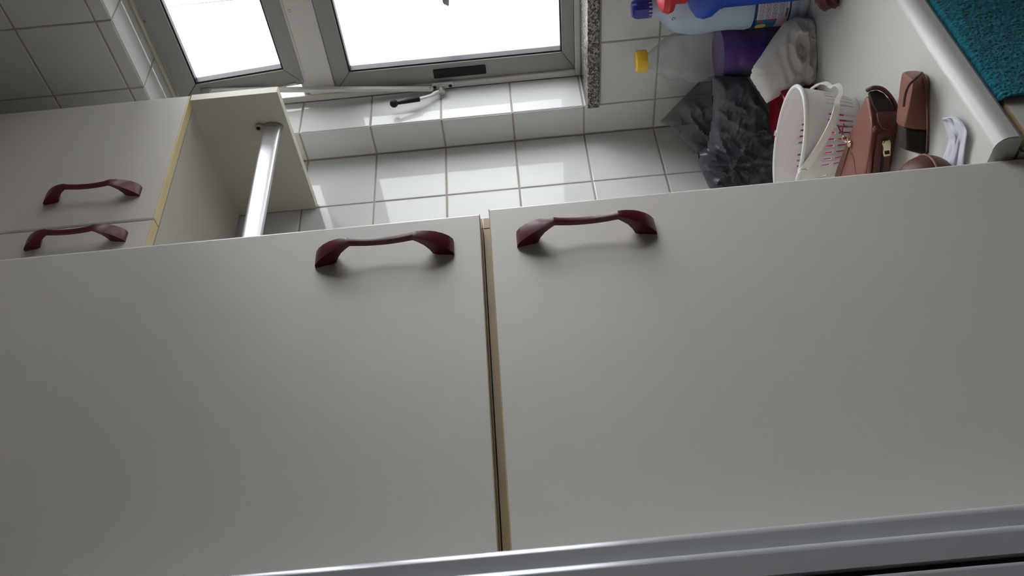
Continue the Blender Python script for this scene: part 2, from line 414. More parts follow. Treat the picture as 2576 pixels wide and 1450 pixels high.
bm = bmesh.new(); box(bm, P0.x - .006, XF + .002, P0.y - .006, P0.y + .008, P0.z - .004, P0.z + .014, bev=.002)
link('hinge_bracket', bm, M['nickel'], win)
# bracket plate on the frame
bc = atX(1112, 222, XF - .008)
bm = bmesh.new()
box(bm, XF - .012, XF - .0062, YJ - .0195, YJ - .005, bc.z - .026, bc.z + .022, bev=.0015)
box(bm, XF - .024, XF - .011, YJ - .0165, YJ - .0085, bc.z - .0065, bc.z + .0065, bev=.0025, seg=2)
brk = link('lever_bracket', bm, M['frame_lt'], win, smooth=.6)
for dz in (-.019, .015):
    bm = bmesh.new(); tube(bm, [(XF - .0125, YJ - .011, bc.z + dz), (XF - .0115, YJ - .011, bc.z + dz)], .0038, 14); link('screw', bm, M['black'], brk, smooth=.6)
bm = bmesh.new(); tube(bm, [(XF - .034, YJ - .0125, bc.z), (XF - .020, YJ - .0125, bc.z)], .0075, 16); link('pivot', bm, M['nickel'], brk, smooth=.6)
# lever: leaves the pivot, bends inwards and runs up; ball end with black grip
Yl = YJ - .014
Lp = [Vector((XF - .030, Yl, bc.z + .002)), Vector((XF - .036, Yl, bc.z + .014)), atY(1085, 240, Yl), atY(1058, 248, Yl - .004), atY(1004, 259, Yl - .008)]
bm = bmesh.new(); tube(bm, catmull(Lp, 6), .0042, 10, flat=.7, upv=Vector((0, 1, 0)))
lev = link('lever', bm, M['frame_lt'], win, smooth=.7)
bm = bmesh.new(); e0, e1 = atY(1055, 248.5, Yl - .005), atY(1000, 259.5, Yl - .009)
tube(bm, [e0, e0.lerp(e1, .5), e1], [.0062, .005, .0036], 12, upv=Vector((0, 1, 0)))
link('grip', bm, M['black'], lev, smooth=.7)
bm = bmesh.new(); bmesh.ops.create_uvsphere(bm, u_segments=20, v_segments=12, radius=.0088); e2 = atY(991, 260.5, Yl - .010)
bmesh.ops.translate(bm, verts=bm.verts[:], vec=e2); link('ball_end', bm, M['black'], lev, smooth=3)
# pale strip where sash and arm meet
bm = bmesh.new(); q0, q1 = atX(705, 219, XF - .004), atX(746, 210, XF - .004)
bar(bm, q0, q1, .004, .003, .0005); link('pale_strip', bm, M['frame_lt'], win)

# small dark object hanging outside, seen through the lower pane
pk = atX(1122, 6, XF + .16)
bm = bmesh.new()
pp = [atX(x, y, XF + .16) for x, y in ((1111, -40), (1130, -40), (1130, 10), (1128, 15), (1116, 9), (1113, 4))]
prism(bm, [(p.y, p.z) for p in pp], 0, XF + .158, XF + .166)
hk = thing('hanging_tag', 'small dark grey pointed tag hanging outside beyond the lower window pane', 'tag', pk)
link('tag_body', bm, mat('slate_plastic', (.06, .055, .07), .5), hk)
bm = bmesh.new(); tube(bm, [(XF + .162, pp[0].y, pk.z + .02), (XF + .162, pp[0].y - .01, pk.z + .2), (XF + .162, pp[0].y - .01, 1.2)], .0012, 6); link('cord', bm, M['nickel'], hk)

# ------------------------------------------------------------------ handles (local: z along length from the lower end, -y out of the door)
HL = .156
def handle_bm():
    bm = bmesh.new()
    # s, outer height, inner height, half width of the outer face, half width of the inner face
    half = [(.0000, .0006, .0000, .0096, .0096), (.0008, .0060, .0000, .0106, .0098), (.005, .0115, .0000, .0108, .0088), (.011, .0166, .0000, .0104, .0077), (.018, .0211, .0000, .0096, .0067),
            (.0235, .0238, .0014, .0088, .0059), (.027, .0253, .0082, .0080, .0053), (.032, .0271, .0148, .0070, .0046), (.038, .0288, .0198, .0056, .0040), (.0424, .0298, .0228, .0043, .0035),
            (.0434, .0297, .0229, .0036, .0032), (.050, .0283, .0218, .0034, .0030), (.058, .0271, .0208, .0034, .0030), (.068, .0263, .0201, .0034, .0030), (.078, .0260, .0198, .0034, .0030)]
    st = half + [(HL - s, a, b, c, d) for s, a, b, c, d in half[:-1][::-1]]
    rings = []
    for s, ho, hi, wo, wi in st:
        cr = min(.0009, (ho - hi) * .12)
        rings.append([bm.verts.new(p) for p in ((-wi, -hi, s), (-wo, -(ho - cr), s), (-wo * .45, -(ho - cr * .2), s), (wo * .45, -(ho - cr * .2), s), (wo, -(ho - cr), s), (wi, -hi, s))])
    n = 6
    for k in range(len(rings) - 1):
        for i in range(n): bm.faces.new([rings[k][i], rings[k][(i + 1) % n], rings[k + 1][(i + 1) % n], rings[k + 1][i]])
    bm.faces.new(rings[0][::-1]); bm.faces.new(rings[-1])
    bmesh.ops.recalc_face_normals(bm, faces=bm.faces[:])
    for f in bm.faces: f.smooth = True
    for e in bm.edges:
        if len(e.link_faces) == 2 and e.calc_face_angle(0) > .62: e.smooth = False
    me = bpy.data.meshes.new('handle'); bm.to_mesh(me); bm.free(); me.materials.append(M['burgundy']); return me
HANDLE = handle_bm()
def put_handle(door, x, y, z):
    o = bpy.data.objects.new('handle', HANDLE); COL.objects.link(o); o.parent = door
    o.location = Vector((x, y, z)) - base_of(door); return o
def door(parent, x0, x1, y, z0, z1, hx, hz, band, bandm, th=.018):
    bm = B(x0, x1, y, y + th, z0 + band, z1 - band)
    bmesh.ops.bevel(bm, geom=[e for e in bm.edges if abs(e.verts[0].co.z - e.verts[1].co.z) > .05], offset=.0035, segments=3, affect='EDGES', profile=.5)
    d = link('door', bm, M['laminate'], parent, smooth=.9, flatbig=.05)
    for a, b in ((z0, z0 + band), (z1 - band, z1)):
        link('edge_band', B(x0 + .0006, x1 - .0006, y + .0006, y + th, a, b, bev=.0004), bandm, d)
    put_handle(d, hx, y, hz); return d

# ------------------------------------------------------------------ tall cabinet
YT = .695
tc = thing('tall_cabinet', 'tall white two-door cabinet beside the grey metal refrigerator', 'cabinet', (.495, .95, ZFL))
TX0, TX1 = .272, .720
yc = YT + .0200
def carcass(name, z0, z1):
    bm = bmesh.new(); t = .016
    box(bm, TX1 - t, TX1, yc + .0005, YB - .002, z0, z1); box(bm, TX0, TX0 + t, yc + .0005, YB - .002, z0, z1)
    box(bm, TX0 + t, TX1 - t, YB - .008, YB - .002, z0, z1)
    for a in (z0, z1 - t): box(bm, TX0 + t + .0006, TX1 - t - .0006, yc + .0012, YB - .009, a, a + t)
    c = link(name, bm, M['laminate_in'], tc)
    for x0, x1 in ((TX0, TX0 + t), (TX1 - t, TX1)): link('edge_band', B(x0, x1, yc, yc + .0006, z0, z1), M['band_tan'], c)
    for a in (z0, z1 - t): link('edge_band', B(TX0 + t + .0012, TX1 - t - .0012, yc + .0004, yc + .0012, a + .0003, a + t - .0003), M['band_tan'], c)
    return c
carcass('upper_carcass', .0398, .93); carcass('lower_carcass', ZFL + .10, .0386)
link('plinth', B(TX0 + .003, TX1 - .003, YT + .06, YB - .02, ZFL, ZFL + .10), M['laminate_in'], tc)
door(tc, TX0 + .003, .7092, YT, .0411, .927, .657, .0718, .0010, M['band_tan'])
door(tc, TX0 + .003, .7158, YT, ZFL + .11, .0308, .659, -.1545, .0012, M['band_tan'])

# ------------------------------------------------------------------ wall cabinet
YD = .9085
wc = thing('wall_cabinet', 'white wall cabinet with yellowed door edges and a hanging rail below', 'cabinet', (1.0, 1.06, .40))
WX0, WX1, ZB, ZD = .7245, 1.299, .4045, .5640
t = .016
bm = bmesh.new()
prism(bm, [(YD, ZB + .0005), (YD, ZD - .0025), (YD + .019, ZD - .0025), (YD + .019, 1.04), (YB - .002, 1.04), (YB - .002, ZB + .0005)], 0, WX1 - t, WX1)
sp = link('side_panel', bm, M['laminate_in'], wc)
link('edge_band', B(WX1 - t, WX1, YD + .0006, YB - .004, ZB - .0005, ZB + .0005), M['cream'], sp)
link('edge_band', B(WX1 - t, WX1, YD - .0006, YD, ZB + .001, ZD - .003), M['cream'], sp)
bm = bmesh.new()
prism(bm, [(YD, ZB), (YD, ZD - .0025), (YD + .019, ZD - .0025), (YD + .019, 1.04), (YB - .002, 1.04), (YB - .002, ZB)], 0, WX0, WX0 + t)
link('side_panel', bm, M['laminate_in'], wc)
bm = bmesh.new()
box(bm, WX0 + t, WX1 - t, YD + .0195, YB - .003, ZD - .0005, ZD + .0155); box(bm, WX0 + t, WX1 - t, YD + .0195, YB - .003, 1.024, 1.04)
box(bm, WX0 + t, WX1 - t, YB - .008, YB - .003, ZD + .0155, 1.024)
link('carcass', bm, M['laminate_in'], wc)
XS = .9835
door(wc, XS + .0005, WX1, YD, ZD, 1.038, 1.049, .5985, .0022, M['band_yellow'])
door(wc, WX0, XS - .001, YD, ZD, 1.038, .9475, .5985, .0022, M['band_yellow'])
# the yellowed underside of the door edges is a full-depth strip
# hanging rail
rc = Vector((WX1 - t, .984, .4345))
bm = bmesh.new()
poly = []
def oval(cy, cz, ry, rz, n=28): return [(cy + ry * math.cos(2 * math.pi * i / n), cz + rz * math.sin(2 * math.pi * i / n)) for i in range(n)]
prism(bm, [(rc.y + .0078 * abs(math.cos(q)) ** .45 * (1 if math.cos(q) > 0 else -1), rc.z + .0158 * abs(math.sin(q)) ** .45 * (1 if math.sin(q) > 0 else -1)) for q in [2 * math.pi * (i + .5) / 40 for i in range(40)]], 0, WX0 + t + .001, WX1 - t - .003)
bmesh.ops.rotate(bm, verts=bm.verts[:], cent=(0, rc.y, rc.z), matrix=Matrix.Rotation(math.radians(8), 3, 'X'))
rail = link('hanging_rail', bm, M['chrome'], wc, smooth=.5)
bm = bmesh.new()
prism(bm, oval(rc.y, rc.z, .0125, .0205), 0, WX1 - t - .006, WX1 - t - .0003); prism(bm, oval(rc.y - .004, rc.z + .022, .0085, .0085), 0, WX1 - t - .005, WX1 - t - .0003)
bk = link('rail_bracket', bm, M['nickel'], rail, smooth=.5)
bm = bmesh.new(); prism(bm, oval(rc.y - .004, rc.z + .0245, .0036, .0036), 0, WX1 - t - .0062, WX1 - t - .0048); link('screw', bm, M['black'], rail)
# small stains on the inside of the panel
for (x, y, r) in ((684, 396, .0012), (727, 393, .0013)):
    p = atX(x, y, WX1 - t); bm = bmesh.new(); prism(bm, oval(p.y, p.z, r, r * 1.3, 8), 0, WX1 - t - .0004, WX1 - t - .0001); link('stain', bm, M['band_tan'], sp)

# ------------------------------------------------------------------ counter, base cabinet, towel
ZC = -.555
YF = .668
cn = thing('worktop', 'cream white worktop with a rounded front edge under the window', 'worktop', (1.08, .93, ZC - .03))
prof = [(YB - .001, ZC - .030), (YB - .001, ZC)]
for i in range(9):
    a = math.pi / 2 * i / 8; prof.append((YF + .016 - .016 * math.sin(a), ZC - .016 + .016 * math.cos(a)))
prof += [(YF, ZC - .024), (YF + .004, ZC - .030)]
bm = bmesh.new(); prism(bm, prof, 0, .7235, XW - .0005)
slab = link('slab', bm, M['counter'], cn, smooth=.5, flatbig=.012)
ip = [(YB - .0015, ZC - .0292), (YB - .0015, ZC - .0010)]
for i in range(9):
    a = math.pi / 2 * i / 8; ip.append((YF + .016 - .0150 * math.sin(a), ZC - .016 + .0150 * math.cos(a)))
ip += [(YF + .0010, ZC - .0235), (YF + .0045, ZC - .0292)]
bm = bmesh.new(); prism(bm, ip, 0, .7224, .7236); link('end_strip', bm, M['cap_seal'], cn)
bc_ = thing('base_cabinet', 'grey white base cabinet under the worktop with a tan door edge', 'cabinet', (1.08, .95, ZFL))
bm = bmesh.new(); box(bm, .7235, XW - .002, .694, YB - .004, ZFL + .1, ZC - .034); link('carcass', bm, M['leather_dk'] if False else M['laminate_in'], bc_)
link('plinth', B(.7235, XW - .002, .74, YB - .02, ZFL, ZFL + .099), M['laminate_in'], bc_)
zdt = -.5925
for x0, x1 in ((.7255, 1.078), (1.081, 1.433)):
    d = link('door', B(x0, x1, .674, .6925, ZFL + .105, zdt - .001, bev=.001), M['laminate'], bc_)
    link('edge_band', B(x0 + .0005, x1 - .0005, .6735, .6925, zdt - .001, zdt), M['band_tan'], d)
# towel over the door
tw = thing('towel', 'teal terry towel hanging over the base cabinet door below the worktop', 'towel', (1.05, .68, zdt))
bm = bmesh.new(); nx, nz = 400, 330
rows = []
tx0, tx1 = .792, 1.36
for j in range(nz + 1):
    sarc = j / nz * .50                     # distance along the towel from the back of the fold
    row = []
    for i in range(nx + 1):
        x = tx0 + (tx1 - tx0) * i / nx
        if sarc < .02: y, z = .6905 - .0, zdt + .0025; y -= sarc; nrm = (0, 0, 1)
        else: y, z = .6705 - min(1, (sarc - .02) / .015) * .0025, zdt + .0025 - (sarc - .02); nrm = (0, -1, 0)
        w = .0035 * math.sin(x * 21 + z * 3) * min(1, max(0, sarc - .02) / .1)
        f = noise.noise((x * 420, sarc * 420, 1.3)) * .0016 + random.uniform(-.0011, .0011) + noise.noise((x * 55, sarc * 90, 9)) * .0008
        f = f + .0024; row.append(bm.verts.new((x, y - (f + w + .001) * (1 if nrm[1] else .3), z + (f * 1.0 if nrm[2] else f * .2))))
    rows.append(row)
for j in range(nz):
    for i in range(nx): bm.faces.new([rows[j][i], rows[j][i + 1], rows[j + 1][i + 1], rows[j + 1][i]])
tbody = link('towel_cloth', bm, M['towel'], tw, smooth=3)
md = tbody.modifiers.new('thickness', 'SOLIDIFY'); md.thickness = .002; md.offset = -1

# ------------------------------------------------------------------ refrigerator
fr = thing('refrigerator', 'silver grey metal refrigerator with rounded vertical ridges beside the tall cabinet', 'refrigerator', (-.03, .9, ZFL))
def rbox(x0, x1, y0, y1, z0, z1, r):   # only the window-side front edge is rounded
    bm = B(x0, x1, y0, y1, z0, z1)
    bmesh.ops.bevel(bm, geom=[e for e in bm.edges if abs(e.verts[0].co.z - e.verts[1].co.z) > .2 and e.verts[0].co.y < (y0 + y1) / 2 and e.verts[0].co.x > (x0 + x1) / 2], offset=r, segments=6, affect='EDGES', profile=.5)
    return bm
link('body', rbox(-.34, .2655, .609, 1.19, ZFL + .02, .45, .0065), M['fridge'], fr, smooth=.5, flatbig=.02)
link('door_panel', rbox(.2240, .2462, .6005, .612, ZFL + .06, .445, .0065), M['fridge'], fr, smooth=.5, flatbig=.008)
link('groove', B(.2190, .2240, .6075, .612, ZFL + .06, .445), M['gasket'], fr)
link('door_panel', rbox(-.335, .2190, .6005, .612, ZFL + .06, .445, .0035), M['fridge'], fr, smooth=.5, flatbig=.008)
for x in (-.3, .22):
    link('foot', B(x - .02, x + .02, .64, .68, ZFL, ZFL + .02), M['black'], fr)

# ------------------------------------------------------------------ things on the worktop
def label_patch(bm, cx, cy, r, a0, a1, z0, z1, n=20, th=.0006):
    pts = []
    for i in range(n + 1):
        a = a0 + (a1 - a0) * i / n
        pts.append([bm.verts.new((cx + q * math.cos(a), cy + q * math.sin(a), z)) for q in (r, r + th) for z in (z0, z1)])
    for i in range(n):
        p, q = pts[i], pts[i + 1]
        bm.faces.new([p[2], q[2], q[3], p[3]]); bm.faces.new([p[0], p[1], q[1], q[0]]); bm.faces.new([p[1], p[3], q[3], q[1]]); bm.faces.new([p[0], q[0], q[2], p[2]])
    for p in (pts[0], pts[-1]): bm.faces.new([p[0], p[1], p[3], p[2]])
    return bm
# pale blue bleach bottle
rb = .054
bx = XW - rb - .004; by = atX(1800, 4, bx).y
bt = thing('bleach_bottle', 'pale blue plastic bottle with navy cap and printed label under the window sill', 'bottle', (bx, by, ZC))
zcap = atX(1588, 24, bx).z
hgt = zcap - ZC
def zf(px): return atX(px, 5, bx - rb * .8).z
pr = [(.001, ZC), (rb * .93, ZC + .0005), (rb * .985, ZC + .006), (rb * .985, ZC + .012), (rb * .96, ZC + .016), (rb * .96, ZC + .021), (rb, ZC + .025), (rb * .975, ZC + .032), (rb * .975, ZC + .100), (rb, ZC + .106), (rb * .985, ZC + .115),
      (rb * .955, ZC + .135), (rb * .96, ZC + .155), (rb * 1.0, ZC + .185), (rb * .99, ZC + .205), (rb * .90, ZC + .228), (rb * .72, ZC + .245), (rb * .50, ZC + .255), (rb * .34, ZC + .261), (.017, ZC + .264), (.017, hgt + ZC - .030)]
bm = bmesh.new(); lathe(bm, pr, bx, by, 56); link('bottle_body', bm, M['bleach'], bt, smooth=.7)
bm = bmesh.new(); rcp = .0172
lathe(bm, [(rcp, zcap - .036), (rcp, zcap - .012), (rcp * .93, zcap - .005), (rcp * .72, zcap - .0005), (.001, zcap)], bx, by, 28, wob=lambda a, z: .0004 * math.cos(14 * a))
link('cap', bm, M['bluecap'], bt, smooth=.6)
bm = bmesh.new(); aF = math.atan2(-by, -bx); zl0, zl1 = ZC + .034, ZC + .098; rl = rb * .975
label_patch(bm, bx, by, rl + .0002, aF - 1.65, aF + 1.9, zl0, zl1, 40); lab = link('label', bm, M['label'], bt, smooth=.6)
bm = bmesh.new(); label_patch(bm, bx, by, rl + .0007, aF - .80, aF + 1.3, zl0 + .003, zl1 - .005, 26); link('text_block', bm, M['label_white'], lab, smooth=.6)
bm = bmesh.new(); label_patch(bm, bx, by, rl + .0007, aF - 1.42, aF - .801, zl0 + .003, zl0 + .022, 16); link('pink_block', bm, M['label_pink'], lab, smooth=.6)
bm = bmesh.new(); label_patch(bm, bx, by, rl + .0007, aF - 1.42, aF - .801, zl0 + .0225, zl1 - .006, 16); link('teal_block', bm, M['label_teal'], lab, smooth=.6)
for k in range(22):
    zt = zl1 - .0075 - k * .0023
    bm = bmesh.new(); a = aF - .78
    while a < aF + 1.25:
        w = random.uniform(.03, .12); label_patch(bm, bx, by, rl + .0012, a, min(a + w, aF + 1.28), zt, zt + (.0011 if k < 20 else .0007), 3, .0003); a += w + .02
    link('text_line', bm, M['label_text'] if k % 5 else M['label_pink'], lab)
for da, w, dz in ((.15, .10, .0045), (-.40, .32, .0045)):
    bm = bmesh.new(); label_patch(bm, bx, by, rl + .0012, aF - .35 + da, aF - .35 + da + w, zl0 + dz, zl0 + dz + .0045, 4, .0003); link('print_mark', bm, M['label_text'], lab)
for da, zz in ((-.82, .026), (-.82, .047)):
    bm = bmesh.new(); label_patch(bm, bx, by, rl + .0012, aF + da - .09, aF + da, zl0 + zz, zl0 + zz + .008, 4, .0003); link('red_mark', bm, M['label_red'], lab)
bm = bmesh.new(); n = 20
vs = [bm.verts.new((bx + (rl + .002) * math.cos(aF - 1.17 + .17 * math.cos(q)), by + (rl + .002) * math.sin(aF - 1.17 + .17 * math.cos(q)), zl0 + .048 + .010 * math.sin(q))) for q in [2 * math.pi * i / n for i in range(n)]]
f = bm.faces.new(vs); bmesh.ops.solidify(bm, geom=[f], thickness=.0005); link('gold_oval', bm, M['label_gold'], lab)
bm = bmesh.new()
for q in ((.0, .0, .0022), (.012, .0, .0022), (.006, .004, .0015)):
    pass
zz = ZC + .2395
for k, (a, dz) in enumerate(((0, 0), (.05, .0015), (.05, .004), (0, .0055), (-.05, .004))):
    label_patch(bm, bx, by, rb * .80 + .0008, aF - .55 + a, aF - .55 + a + .035, zz + dz - .002, zz + dz + .0, 2, .0006)
link('moulded_mark', bm, M['label_text'], bt)

# blue spray bottle with red trigger head, nearer the camera
sx_, sy_ = 1.300, .0
sy_ = atX(1900, -46, sx_).y
sb = thing('spray_bottle', 'bright blue bottle with a red trigger head beside the bleach bottle', 'bottle', (sx_, sy_, ZC))
zsh = atX(1778, -20, sx_ - .03).z; zrd = atX(1690, -20, sx_ - .02).z
bm = bmesh.new()
lathe(bm, [(.001, ZC), (.034, ZC + .0005), (.037, ZC + .004), (.037, zsh - .035), (.040, zsh - .026), (.050, zsh - .012), (.0525, zsh), (.049, zsh + .011), (.036, zsh + .020), (.020, zsh + .026), (.014, zsh + .030), (.014, zsh + .04)], sx_, sy_, 44)
link('bottle_body', bm, M['blue'], sb, smooth=.7)
bm = bmesh.new(); lathe(bm, [(.022, zsh + .028), (.024, zsh + .030), (.024, zsh + .050), (.020, zsh + .054)], sx_, sy_, 26, wob=lambda a, z: .0005 * math.cos(18 * a)); link('collar', bm, M['red'], sb, smooth=.6)
bm = bmesh.new(); lathe(bm, [(.001, zrd - .012), (.022, zrd - .010), (.036, zrd - .004), (.039, zrd + .004), (.034, zrd + .014), (.020, zrd + .020), (.001, zrd + .022)], sx_, sy_, 30); link('trigger_head', bm, M['red'], sb, smooth=.7)

# clear bottle with purple liquid and yellow cap
rp_ = .050
px_ = XW - rp_ - .006; py_ = atX(1800, 136, px_).y
if py_ - by < rp_ + rb + .001: py_ = by + rp_ + rb + .001
pb = thing('clear_bottle', 'dented clear bottle of purple liquid with a yellow cap', 'bottle', (px_, py_, ZC))
zpc = atX(1600, 145, px_).z; hh = zpc - ZC
def wobp(a, z):
    u = (z - ZC) / hh
    s = math.exp(-((u - .66) / .07) ** 2) * max(0, math.cos(a - aF - .55)) ** 3 * -.020 + math.exp(-((u - .72) / .05) ** 2) * max(0, math.cos(a - aF + 1.1)) ** 4 * -.014
    return s + .0006 * math.cos(3 * a + 60 * u) * (u > .5)
fr_ = [(0, .0), (.02, .94), (.05, 1.0), (.13, 1.0), (.15, .965), (.17, 1.0), (.24, 1.0), (.26, .965), (.28, 1.0), (.35, 1.0), (.37, .965), (.39, 1.0), (.46, 1.0), (.48, .975), (.50, 1.0), (.56, 1.0), (.60, 1.0), (.64, 1.0), (.68, .99), (.72, .97), (.76, .92), (.80, .80), (.84, .64), (.88, .46), (.905, .34), (.925, .30)]
bm = bmesh.new(); lathe(bm, [(max(.001, k * rp_), ZC + .0005 + u * hh) for u, k in fr_] + [(.0165, ZC + .935 * hh), (.0165, ZC + .94 * hh), (.0145, ZC + .945 * hh), (.0145, zpc - .012)], px_, py_, 56, wob=wobp, capt=False)
link('bottle_body', bm, M['pet'], pb, smooth=.8)
bm = bmesh.new(); lathe(bm, [(max(.001, k * rp_ - .0012), ZC + .0015 + u * hh) for u, k in fr_ if u < .47], px_, py_, 56); link('liquid', bm, M['purple'], pb, smooth=.8)
bm = bmesh.new(); lathe(bm, [(.0205, zpc - .021), (.0212, zpc - .019), (.0212, zpc - .003), (.0195, zpc), (.001, zpc)], px_, py_, 40, wob=lambda a, z: .0003 * math.cos(30 * a) if z < zpc - .002 else 0)
link('cap', bm, M['yellow'], pb, smooth=.6)

# lumps of cloth and film: an outline given its own place, size and thickness, then crumpled
def lump(poly_px, C, thick, res, fold, seed, drop=ZC, nrm=None, sharp=.5, knot=None):
    """poly_px outline in pixels on the upright plane through C that faces the eye; inflated to both sides"""
    n = Vector((C.x, C.y, 0)).normalized() if nrm is None else nrm
    dC = C.dot(n)
    def un(x, y):
        d = ray(x, y); return d * (dC / d.dot(n))
    P = [un(*p) for p in poly_px]
    s = Vector((n.y, -n.x, 0)); ku, kv = 0.0, 0.0
    if knot: q_ = un(*knot) - C; ku, kv = q_.dot(s), q_.z
    Q = [((p - C).dot(s), p.z - C.z) for p in P]
    x0, x1 = min(q[0] for q in Q), max(q[0] for q in Q); y0, y1 = min(q[1] for q in Q), max(q[1] for q in Q)
    def inside(u, v):
        c = False; k = len(Q) - 1
        for i in range(len(Q)):
            if (Q[i][1] > v) != (Q[k][1] > v) and u < (Q[k][0] - Q[i][0]) * (v - Q[i][1]) / (Q[k][1] - Q[i][1]) + Q[i][0]: c = not c
            k = i
        return c
    def near(u, v):
        best = 1e9; bp = None
        for i in range(len(Q)):
            a, b = Vector(Q[i]), Vector(Q[(i + 1) % len(Q)]); ab = b - a; t = max(0, min(1, (Vector((u, v)) - a).dot(ab) / max(ab.length_squared, 1e-12)))
            c = a + ab * t; d = (Vector((u, v)) - c).length
            if d < best: best, bp = d, c
        return best, bp
    nu, nv = int((x1 - x0) / res) + 2, int((y1 - y0) / res) + 2
    grid = {}
    for i in range(nu + 1):
        for j in range(nv + 1):
            u, v = x0 - res * .5 + i * res, y0 - res * .5 + j * res
            ins = inside(u, v); d, c = near(u, v)
            if ins: grid[i, j] = (u, v, d)
            elif d < res * .75: grid[i, j] = (c.x, c.y, 0.0)
    bm = bmesh.new(); vf, vb = {}, {}
    dm = max(g[2] for g in grid.values())
    for k, (u, v, d) in grid.items():
        h = thick * math.sqrt(max(0, 1 - (1 - min(1, d / (dm * sharp))) ** 2))
        fo = fold(u - ku, v - kv, seed) * min(1, d / .016)
        p = C + s * u + Vector((0, 0, v)); p.z = max(p.z, drop + .0008)
        vf[k] = bm.verts.new(p - n * (h + fo)); vb[k] = bm.verts.new(p + n * h * .9) if d > 1e-9 else vf[k]
    for i in range(nu):
        for j in range(nv):
            ks = [(i, j), (i + 1, j), (i + 1, j + 1), (i, j + 1)]
            ks = [k for k in ks if k in grid]
            if len(ks) < 3: continue
            for vv in (vf, vb):
                vs = [vv[k] for k in ks]
                if len(set(vs)) >= 3:
                    try: bm.faces.new(vs)
                    except ValueError: pass
    bmesh.ops.remove_doubles(bm, verts=bm.verts[:], dist=1e-5)
    loose = [v for v in bm.verts if not v.link_faces]
    bmesh.ops.delete(bm, geom=loose, context='VERTS')
    return bm
def ridged(u, v, sc, sd):
    return 1 - abs(noise.noise((u * sc, v * sc, sd))) * 2
def fold_film(u, v, sd):
    r = math.hypot(u, v); a = math.atan2(v, u)           # creases fan out from the gathered knot
    w = noise.noise((u * 16, v * 16, sd)) * 1.3
    fan = (1 - abs(math.sin(a * 4.5 + w + sd))) ** 1.5 * min(1, r / .03) * math.exp(-r / .14)
    b = max(0, ridged(u + w * .012, v * .8 - u * .5, 30, sd + 5)) ** 2.5
    c = max(0, ridged(u * .8 + v, v - w * .01, 62, sd + 2)) ** 2
    return .022 * fan + .011 * b + .0045 * c + .0012 * noise.noise((u * 190, v * 190, sd)) - .006
def fold_cloth(u, v, sd):
    w = noise.noise((u * 14, v * 14, sd)) * .03
    lowz = 1 / (1 + math.exp((v + .004) / .007))        # crumpled near the worktop, smooth above
    rr = math.hypot((u - .012) * .55, (v + .028) * 1.45)          # nested folds around a hollow
    arc = math.cos(rr * 300 + 5 * w / .03) * math.exp(-rr / .05) - .9 * math.exp(-(rr / .012) ** 2)
    return lowz * (.0085 * arc + .008 * max(0, ridged(u + w, v * 1.4 + w, 45, sd)) ** 2 - .006) + .0045 * noise.noise((u * 18, v * 18, sd)) + .0015 * noise.noise((u * 60, v * 60, sd))

# grey plastic bag in the corner
gb = thing('plastic_bag', 'crumpled dark grey plastic bag slumped in the tiled corner', 'bag', (1.27, 1.10, ZC))
C2 = Vector((1.320, 1.125, ZC + .13))
bm = lump([(1661, 306), (1686, 279), (1712, 252), (1737, 227), (1760, 204), (1796, 189), (1830, 192), (1880, 196), (1890, 330), (1850, 420), (1800, 420), (1757, 390), (1745, 384), (1723, 362), (1704, 342), (1716, 331), (1695, 322), (1675, 313)], C2, .014, .0038, fold_film, 3.3, knot=(1800, 380))
link('loose_top', bm, M['bag_lt'], gb, smooth=.9)
C3 = Vector((1.278, 1.10, ZC + .10))
bm = lump([(1792, 190), (1830, 192), (1880, 195), (1900, 225), (1922, 262), (1955, 320), (1985, 400), (1990, 480), (1920, 530), (1830, 530), (1800, 520), (1782, 470), (1768, 439), (1757, 412), (1758, 386), (1778, 372), (1786, 330), (1792, 290)], C3, .030, .0026, fold_film, 8.1, knot=(1832, 405), sharp=.6, nrm=Vector((.94, .34, 0)).normalized())
link('bag_body', bm, M['bag'], gb, smooth=.9)

# off-white rag
rg = thing('cleaning_rag', 'crumpled off-white cloth rag in front of the purple bottle', 'rag', (1.29, .95, ZC))
C4 = Vector((1.270, .93, ZC + .055))
bm = lump([(2003, 42), (1973, 56), (1943, 97), (1915, 140), (1893, 170), (1888, 196), (1905, 224), (1929, 260), (1970, 236), (2019, 205), (2033, 216), (2056, 203), (2061, 168), (2060, 130), (2060, 93), (2061, 63), (2038, 47)], C4, .030, .0022, fold_cloth, 5.7, sharp=.75)
o = link('cloth', bm, M['ragwhite'], rg, smooth=3)

# red tin behind the basket
ZTL = -.490; tp = atZ(1955, 290, ZTL); rt = .049
tn = thing('red_tin', 'round dark red metallic tin standing behind the white basket', 'tin', (tp.x, tp.y, ZC))
bm = bmesh.new(); lathe(bm, [(.001, ZC + .0003), (rt * .97, ZC + .0003), (rt * .97, ZTL - .014)], tp.x, tp.y, 48); link('tin_body', bm, M['tin'], tn, smooth=.6)
bm = bmesh.new(); lathe(bm, [(rt, ZTL - .0135), (rt * 1.01, ZTL - .012), (rt * 1.01, ZTL - .002), (rt * .97, ZTL), (rt * .93, ZTL - .0008), (rt * .90, ZTL - .0015), (.001, ZTL - .0015)], tp.x, tp.y, 48); link('tin_lid', bm, M['tin'], tn, smooth=.6)

